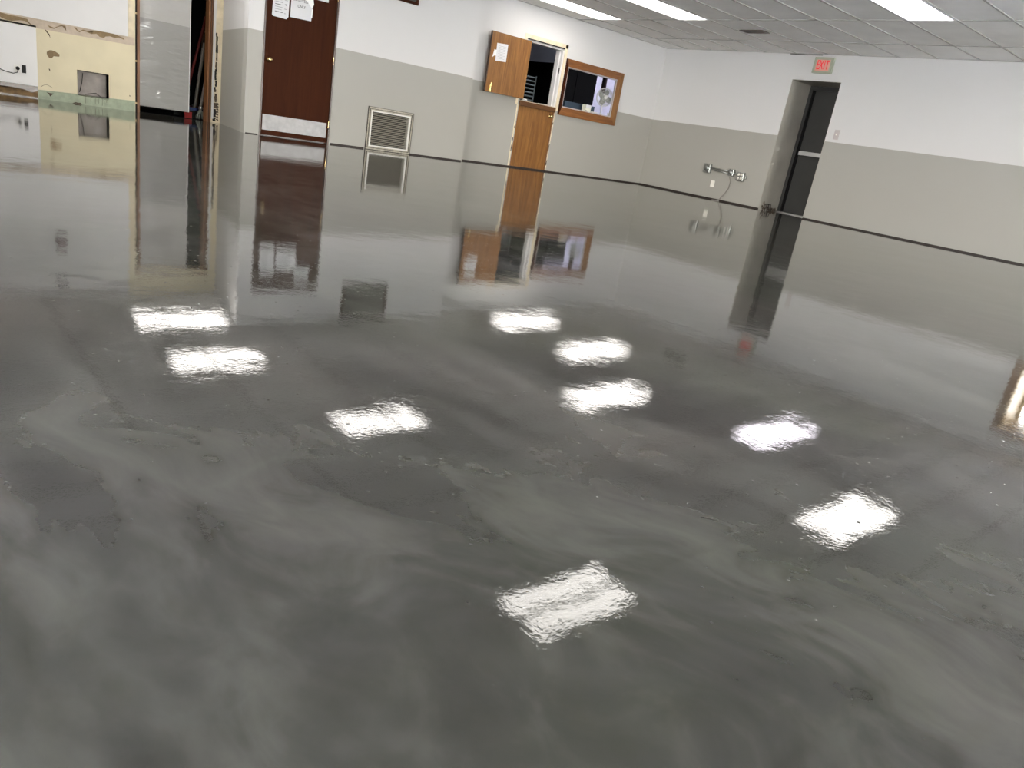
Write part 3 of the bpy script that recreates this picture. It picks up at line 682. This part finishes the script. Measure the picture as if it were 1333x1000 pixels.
bm = bmesh.new(); bx(bm, 9.05, 9.066, Y0-.006, Y0, .02, 1.02); bx(bm, 8.20, 8.226, Y0-.006, Y0, .02, 1.0); obj('casing_remains', bm, 'cream_trim', d3)
for x, z_, h in ((8.218, .25, .14), (8.22, .62, .05), (8.216, .42, .06), (9.05, .35, .12), (9.052, .1, .1), (9.05, .78, .05)): poly_y('chip', [(x-.008, z_), (x+.008, z_+.01), (x+.01, z_+h), (x-.002, z_+h*.9), (x-.01, z_+h*.4)], Y0-.006, .002, 'broken_plaster', d3)
box('gap', (8.207, 9.046, Y0-.004, Y0, 1.987, 2.003), 'black_gap', d3)
# paper on the upper leaf
pn = thing('paper_notice', 'white printed sheet taped to the open oak upper leaf', 'paper', (7.65, Y0-.117, 1.56))
poly_y('sheet', [(7.545, 1.548), (7.755, 1.562), (7.752, 1.815), (7.535, 1.800)], Y0-.1155, .0015, 'paper', pn)
for i in range(9): box('text_line', (7.58, 7.715, Y0-.1180, Y0-.117, 1.59+i*.022, 1.594+i*.022), 'grey_ink', pn)
poly_y('tape', [(7.475, 1.585), (7.49, 1.66), (7.50, 1.705), (7.545, 1.70), (7.545, 1.62), (7.51, 1.615)], Y0-.1155, .002, 'tape', pn)
wc = thing('crumpled_napkin', 'small crumpled white napkin on the half door ledge', 'napkin', (8.36, Y0+.03, 1.072))
bm = bmesh.new(); bmesh.ops.create_icosphere(bm, subdivisions=2, radius=.03); random.seed(5)
for v_ in bm.verts: v_.co *= random.uniform(.75, 1.2); v_.co.z *= .5; v_.co.x *= 1.5
bmesh.ops.translate(bm, verts=bm.verts, vec=(8.36, Y0+.01, 1.089)); obj('paper_ball', bm, 'paper', wc)

# ================================================================ SERVING WINDOW
sw = bpy.data.objects.new('window_4', None); C.objects.link(sw); sw.location = (9.85, Y0, 1.1); struct(sw, 'oak framed serving window beside the half door', 'window')
def quadprism(name, pts, ya, yb, mat, parent):
    bm = bmesh.new(); A = [bm.verts.new((x, ya, z)) for x, z in pts]; B = [bm.verts.new((x, yb, z)) for x, z in pts]
    bm.faces.new(A); bm.faces.new(B); n = len(pts)
    for i in range(n): bm.faces.new((A[i], A[(i+1) % n], B[(i+1) % n], B[i]))
    return obj(name, bm, mat, parent, .002)
xa, xb, za, zb = 9.120, 10.545, .965, 1.862; ia, ib, ja, jb = 9.165, 10.400, 1.095, 1.742
quadprism('top_rail', [(xa, zb), (xb, zb), (ib, jb), (ia, jb)], Y0-.035, Y0, 'oak_rail', sw)
quadprism('bottom_rail', [(xa, za), (xb, za), (ib, ja), (ia, ja)], Y0-.035, Y0, 'oak_rail', sw)
quadprism('side_rail', [(xb, za), (xb, zb), (ib, jb), (ib, ja)], Y0-.035, Y0, 'oak', sw)
quadprism('side_rail', [(xa, za), (xa, zb), (ia, jb), (ia, ja)], Y0-.035, Y0, 'dark_brown_wood', sw)
bm = bmesh.new(); rect_frame(bm, 9.167, 10.398, 1.097, 1.740, .014, Y0-.028, Y0-.004); obj('liner', bm, 'plate_pinkish', sw)
box('counter_shelf', (9.12, 11.2, YK+.012, YK+.42, 1.07, 1.108), 'bowl_white', sw, .004)

# kitchen beyond
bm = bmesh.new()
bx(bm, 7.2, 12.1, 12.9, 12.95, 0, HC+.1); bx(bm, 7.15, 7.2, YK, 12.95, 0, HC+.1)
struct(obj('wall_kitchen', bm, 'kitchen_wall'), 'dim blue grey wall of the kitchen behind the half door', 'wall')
bm = bmesh.new(); bx(bm, 12.1, 14.0, 12.9, 12.95, 0, HC+.1); bx(bm, 14.0, 14.05, YK-.1, 12.95, 0, HC+.1)
struct(obj('wall_pantry', bm, 'lilac_wall'), 'bright lilac white wall behind the fan', 'wall')
struct(box('wall_pantry_side', (X0+.72, 14.0, Y0-.06, Y0+.0, 0, HC+.1), 'lilac_wall'), 'pantry side wall', 'wall')
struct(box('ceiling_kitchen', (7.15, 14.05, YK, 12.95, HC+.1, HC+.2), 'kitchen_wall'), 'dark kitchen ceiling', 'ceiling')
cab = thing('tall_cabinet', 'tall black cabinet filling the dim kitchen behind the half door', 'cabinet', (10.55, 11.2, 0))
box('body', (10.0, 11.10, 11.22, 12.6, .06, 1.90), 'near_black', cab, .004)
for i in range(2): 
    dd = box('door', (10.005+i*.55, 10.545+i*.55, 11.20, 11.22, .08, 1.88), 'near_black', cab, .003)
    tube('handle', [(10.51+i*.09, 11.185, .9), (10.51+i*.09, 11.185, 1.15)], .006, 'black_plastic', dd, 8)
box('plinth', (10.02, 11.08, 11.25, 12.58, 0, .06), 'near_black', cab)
ck = thing('storage_bin', 'long low blue grey bin on the shelf inside the serving window', 'bin', (9.9, 10.5, 1.108))
bm = bmesh.new(); bx(bm, 9.66, 10.36, 10.45, 10.47, 1.109, 1.235); bx(bm, 9.66, 10.36, 10.54, 10.56, 1.109, 1.235); bx(bm, 9.66, 9.68, 10.47, 10.54, 1.109, 1.235); bx(bm, 10.34, 10.36, 10.47, 10.54, 1.109, 1.235); bx(bm, 9.68, 10.34, 10.47, 10.54, 1.109, 1.12)
obj('tub', bm, 'kitchen_blue', ck); box('rim', (9.65, 10.37, 10.44, 10.452, 1.225, 1.238), 'kitchen_blue', ck)
cb = thing('carton', 'small cream white carton standing inside the serving window', 'box', (10.05, 10.27, 1.108))
box('body', (9.985, 10.115, 10.23, 10.33, 1.1085, 1.235), 'box_cream', cb, .002); box('flap', (9.985, 10.115, 10.228, 10.23, 1.18, 1.237), 'paper', cb)
lathe('spout', [(.014, 0), (.014, .03)], (9.985, 10.225, 1.125), (0, -1, 0), 'black_plastic', cb, 12)
bb = thing('blue_box', 'square slate blue box right of the cream carton', 'box', (10.24, 10.39, 1.108))
box('body', (10.15, 10.335, 10.36, 10.43, 1.1085, 1.225), 'kitchen_blue', bb, .003); box('lid', (10.146, 10.339, 10.356, 10.434, 1.225, 1.236), 'kitchen_blue', bb, .002)
bw = tag(lathe('bowl', [(.03, 0), (.032, .005), (.06, .02), (.078, .032), (.074, .032), (.055, .02), (.01, .012)], (10.24, 10.265, 1.1085), (0, 0, 1), 'bowl_white', None, 24), 'shallow white bowl below the blue box', 'bowl')
cu = tag(lathe('cup', [(.028, 0), (.030, .004), (.038, .07), (.035, .07), (.027, .01)], (10.63, 10.25, 1.1085), (0, 0, 1), 'bowl_white', None, 18), 'small white cup right of the fan base', 'cup')
# desk fan
fx, fy, fz = 10.50, 10.34, 1.1085
fan = thing('desk_fan', 'round white wire guard desk fan inside the serving window', 'fan', (fx, fy, fz))
lathe('base', [(.085, 0), (.09, .008), (.06, .02), (.02, .03), (.014, .05)], (fx, fy, fz), (0, 0, 1), 'white_plastic', fan, 24)
tube('stem', [(fx, fy, fz+.04), (fx, fy+.01, fz+.17)], .013, 'white_plastic', fan, 12)
FC = Vector((fx, fy-.02, fz+.325)); ax = Vector((-.35, -.93, .0)).normalized()
lathe('motor', [(.02, -.10), (.045, -.09), (.05, -.03), (.03, 0)], FC, ax, 'white_plastic', fan, 18)
tube('yoke', [(fx, fy+.01, fz+.16), (fx+.02, fy+.04, fz+.24), FC-ax*.06], .012, 'white_plastic', fan, 8)
side = ax.cross(Vector((0, 0, 1))).normalized(); upv = side.cross(ax)
def P3(r, a, d): return FC + (side*math.cos(a)+upv*math.sin(a))*r + ax*d
GR = .158
for nm, dsgn in (('front_guard', 1), ('back_guard', -1)):
    bm = bmesh.new()
    for r_, d_ in ((GR, .012), (GR*.93, .03), (GR*.7, .045), (GR*.45, .052), (.035, .055)): tube_bm(bm, [P3(r_, 2*math.pi*k/28, d_*dsgn) for k in range(28)], .0024 if r_ < GR else .005, 5, closed=True)
    for k in range(36):
        a = 2*math.pi*k/36; tube_bm(bm, [P3(.03, a, .055*dsgn), P3(GR*.45, a+.08, .052*dsgn), P3(GR*.93, a+.16, .03*dsgn), P3(GR, a+.17, .012*dsgn)], .0014, 4)
    obj(nm, bm, 'white_plastic', fan)
lathe('badge', [(.034, 0), (.034, .006), (.02, .01)], FC+ax*.052, ax, 'bowl_white', fan, 18)
lathe('hub', [(.028, -.02), (.03, .01), (.02, .025)], FC, ax, 'fan_grey', fan, 16)
for k in range(4):
    bm = bmesh.new(); a0 = 2*math.pi*k/4+.4; rows = []
    for i in range(6):
        r_ = .022+(.142-.022)*i/5; sp_ = .25+.38*math.sin(math.pi*min(1, (i+1.2)/6)); rows.append([bm.verts.new(P3(r_, a0-sp_+2*sp_*j/4, .014-.028*j/4)) for j in range(5)])
    for A, B in zip(rows, rows[1:]):
        for j in range(4): bm.faces.new((A[j], A[j+1], B[j+1], B[j]))
    bmesh.ops.solidify(bm, geom=list(bm.faces), thickness=.002); obj('blade', bm, 'fan_grey', fan, smooth=True)
fp = thing('flue_pipe', 'dark brown pipe hanging behind the top of the fan', 'pipe', (11.72, 11.6, HC+.1))
lathe('pipe', [(.050, 0), (.050, .95), (.045, .96)], (11.72, 11.6, 1.62), (0, 0, 1), 'pipe_brown', fp, 20)
lathe('collar', [(.08, 0), (.08, .03), (.066, .04)], (11.72, 11.6, 2.52), (0, 0, 1), 'pipe_brown', fp, 20)
lathe('cap', [(.04, 0), (.054, .01), (.054, .05), (.051, .05)], (11.72, 11.6, 1.60), (0, 0, 1), 'pipe_brown', fp, 20)
# rack of trays just inside the half door
rk = thing('tray_rack', 'grey metal tray rack in the dark just inside the half door', 'rack', (8.85, 10.7, 0))
for x, y in ((8.66, 10.55), (8.98, 10.55), (8.66, 10.85), (8.98, 10.85)): box('post', (x-.008, x+.008, y-.008, y+.008, 0, 1.53), 'rack_grey', rk)
for i in range(12):
    z_ = 1.51-.062*i*1.0; box('tray', (8.668, 8.972, 10.545, 10.85, z_-.020, z_), 'rack_grey', rk)
# unseen tube lamp added to brighten the lilac wall behind the fan
pl = thing('pantry_fill_light', 'unseen tube light added to brighten the wall behind the fan', 'light', (12.7, 11.6, HC+.09))
bm = bmesh.new(); bx(bm, 12.1, 13.3, 11.5, 11.7, HC+.03, HC+.1); obj('tray', bm, 'lamp_frame', pl)
plain('fill_glow', (.8, .8, .9), .5, emit=((.88, .88, 1), 42.)); tube('tube', [(12.15, 11.6, HC), (13.25, 11.6, HC)], .03, 'fill_glow', pl, 12)

# ================================================================ EXIT WALL
XD = 12.21
d4 = bpy.data.objects.new('door_4', None); C.objects.link(d4); d4.location = (XD, 6.84, 0); struct(d4, 'charcoal metal exit door set deep in the wall recess', 'door')
bm = bmesh.new(); bx(bm, XD-.03, XD+.10, 7.20, 7.259, 0, 2.089); bx(bm, XD-.03, XD+.10, 6.421, 6.47, 0, 2.089); bx(bm, XD-.03, XD+.10, 6.47, 7.20, 2.025, 2.089)
obj('frame', bm, 'charcoal_frame', d4)
box('leaf', (XD+.01, XD+.055, 6.468, 7.202, .012, 2.032), 'charcoal_door', d4, .002)
box('weather_strip', (XD-.005, XD+.01, 7.165, 7.196, .02, 2.02), 'near_black', d4)
pb = box('panic_bar', (XD-.050, XD-.01, 6.50, 7.13, .985, 1.050), 'aluminium', d4, .002)
box('bar_cover', (XD-.060, XD-.012, 6.66, 6.72, .980, 1.050), 'charcoal_frame', pb, .002); box('bar_mount', (XD-.01, XD+.01, 7.10, 7.165, .985, 1.05), 'aluminium', pb); box('bar_mount', (XD-.01, XD+.01, 6.49, 6.56, .97, 1.06), 'aluminium', pb)
box('threshold', (XD-.14, XD+.05, 6.421, 7.20, 0, .014), 'aluminium', d4, .002)
# broken plaster at foot of left reveal
bp = tag(bpy.data.objects.new('plaster_debris', None), 'clump of broken plaster and dark cord at the foot of the exit recess', 'debris'); C.objects.link(bp); bp.location = (X0+.2, 7.24, 0)
random.seed(11)
for i in range(15):
    cx_ = X0+.05+random.random()**1.0*.42; z_ = abs(random.gauss(.03, .04)); s_ = random.uniform(.010, .032)
    bm = bmesh.new(); bmesh.ops.create_icosphere(bm, subdivisions=1, radius=s_)
    for v_ in bm.verts: v_.co *= random.uniform(.6, 1.3); v_.co.y *= .35
    y_ = 7.252-.012 if z_ > .03 else 7.23; bmesh.ops.translate(bm, verts=bm.verts, vec=(cx_, y_, max(z_, s_*.9))); obj('fragment', bm, 'broken_plaster', bp)
for k in range(3):
    tube('cord', [(X0+.10+.07*k, 7.24, .004), (X0+.12+.07*k, 7.235, .07+.02*k), (X0+.17+.07*k, 7.236, .11), (X0+.19+.07*k, 7.23, .04), (X0+.17+.07*k, 7.20, .005)], .005, 'black_base', bp, 6)
# exit sign
es = thing('exit_sign', 'lit red EXIT sign above the recessed door', 'sign', (X0, 6.777, 2.21))
ya, yb, za, zb = 6.610, 6.935, 2.200, 2.437
box('housing', (X0-.055, X0, ya, yb, za, zb), 'exit_housing', es, .006)
box('face', (X0-.058, X0-.054, ya+.045, yb-.045, za+.035, zb-.04), 'exit_face', es, .001)
Mx = Matrix.Translation((X0-.0585, (ya+yb)/2, (za+zb)/2-.004)) @ Matrix(((0, 0, -1, 0), (-1, 0, 0, 0), (0, 1, 0, 0), (0, 0, 0, 1)))
for i, ch in enumerate('EXIT'):
    o = text_mesh('letter', ch, .188, 'exit_letter', es, Mx @ Matrix.Translation(((-.076, -.022, .030, .076)[i], 0, 0)), .0012, .56)
    o.matrix_parent_inverse = Matrix.Translation(es.location).inverted()
# switch
ls = thing('light_switch', 'pinkish white switch plate right of the exit recess', 'switch', (X0, 6.25, 1.335))
box('plate', (X0-.006, X0, 6.208, 6.292, 1.262, 1.408), 'plate_pinkish', ls, .002); box('toggle', (X0-.016, X0-.006, 6.243, 6.257, 1.325, 1.350), 'plate_ivory', ls, .001)
# outlet plate
op = thing('cover_plate', 'ivory cover plate on the lower wall under the conduit', 'outlet', (X0, 8.30, .27))
box('plate', (X0-.006, X0, 8.262, 8.345, .212, .325), 'plate_ivory', op, .002)
for z_ in (.245, .292): box('receptacle', (X0-.008, X0-.006, 8.285, 8.322, z_-.014, z_+.014), 'plate_ivory', op, .0008)
# surface conduit with three boxes
cd_ = thing('surface_conduit', 'galvanised conduit with three metal boxes left of the exit', 'conduit', (X0, 8.1, .5))
def hbox(y, z, s, quad=False):
    b_ = box('junction_box', (X0-.06, X0, y-s, y+s, z-s*1.05, z+s*1.05), 'galvanised', cd_, .010)
    if quad:
        for dy in (-.4, .4):
            for dz in (-.42, .42): lathe('receptacle', [(s*.30, 0), (s*.30, .006), (s*.2, .009)], (X0-.06, y+s*dy, z+s*dz), (-1, 0, 0), 'plate_ivory', b_, 14)
    else: lathe('cover', [(s*.75, 0), (s*.7, .012), (s*.4, .022), (s*.05, .026)], (X0-.06, y, z), (-1, 0, 0), 'galvanised', b_, 16)
hbox(8.47, .518, .075); hbox(7.945, .512, .055); hbox(7.745, .472, .072, True)
tube('pipe', [(X0-.03, 8.40, .535), (X0-.03, 8.0, .527)], .013, 'galvanised', cd_, 10)
tube('pipe', [(X0-.03, 8.40, .505), (X0-.03, 8.2, .497), (X0-.03, 8.0, .490)], .010, 'galvanised', cd_, 10)
tube('pipe', [(X0-.03, 7.90, .515), (X0-.03, 7.81, .495)], .016, 'galvanised', cd_, 10)
box('knockout', (X0-.045, X0-.012, 7.635, 7.675, .445, .50), 'galvanised', cd_, .003)
kc = tag(tube('hanging_cord', [(X0-.075, 7.935, .440), (X0-.03, 7.925, .36), (X0-.022, 7.94, .24), (X0-.03, 7.985, .14), (X0-.04, 8.035, .07), (X0-.06, 8.05, .006), (X0-.25, 8.06, .006)], .008, 'cord_grey', None, 8), 'grey cord hanging from the conduit box to the floor', 'cord')
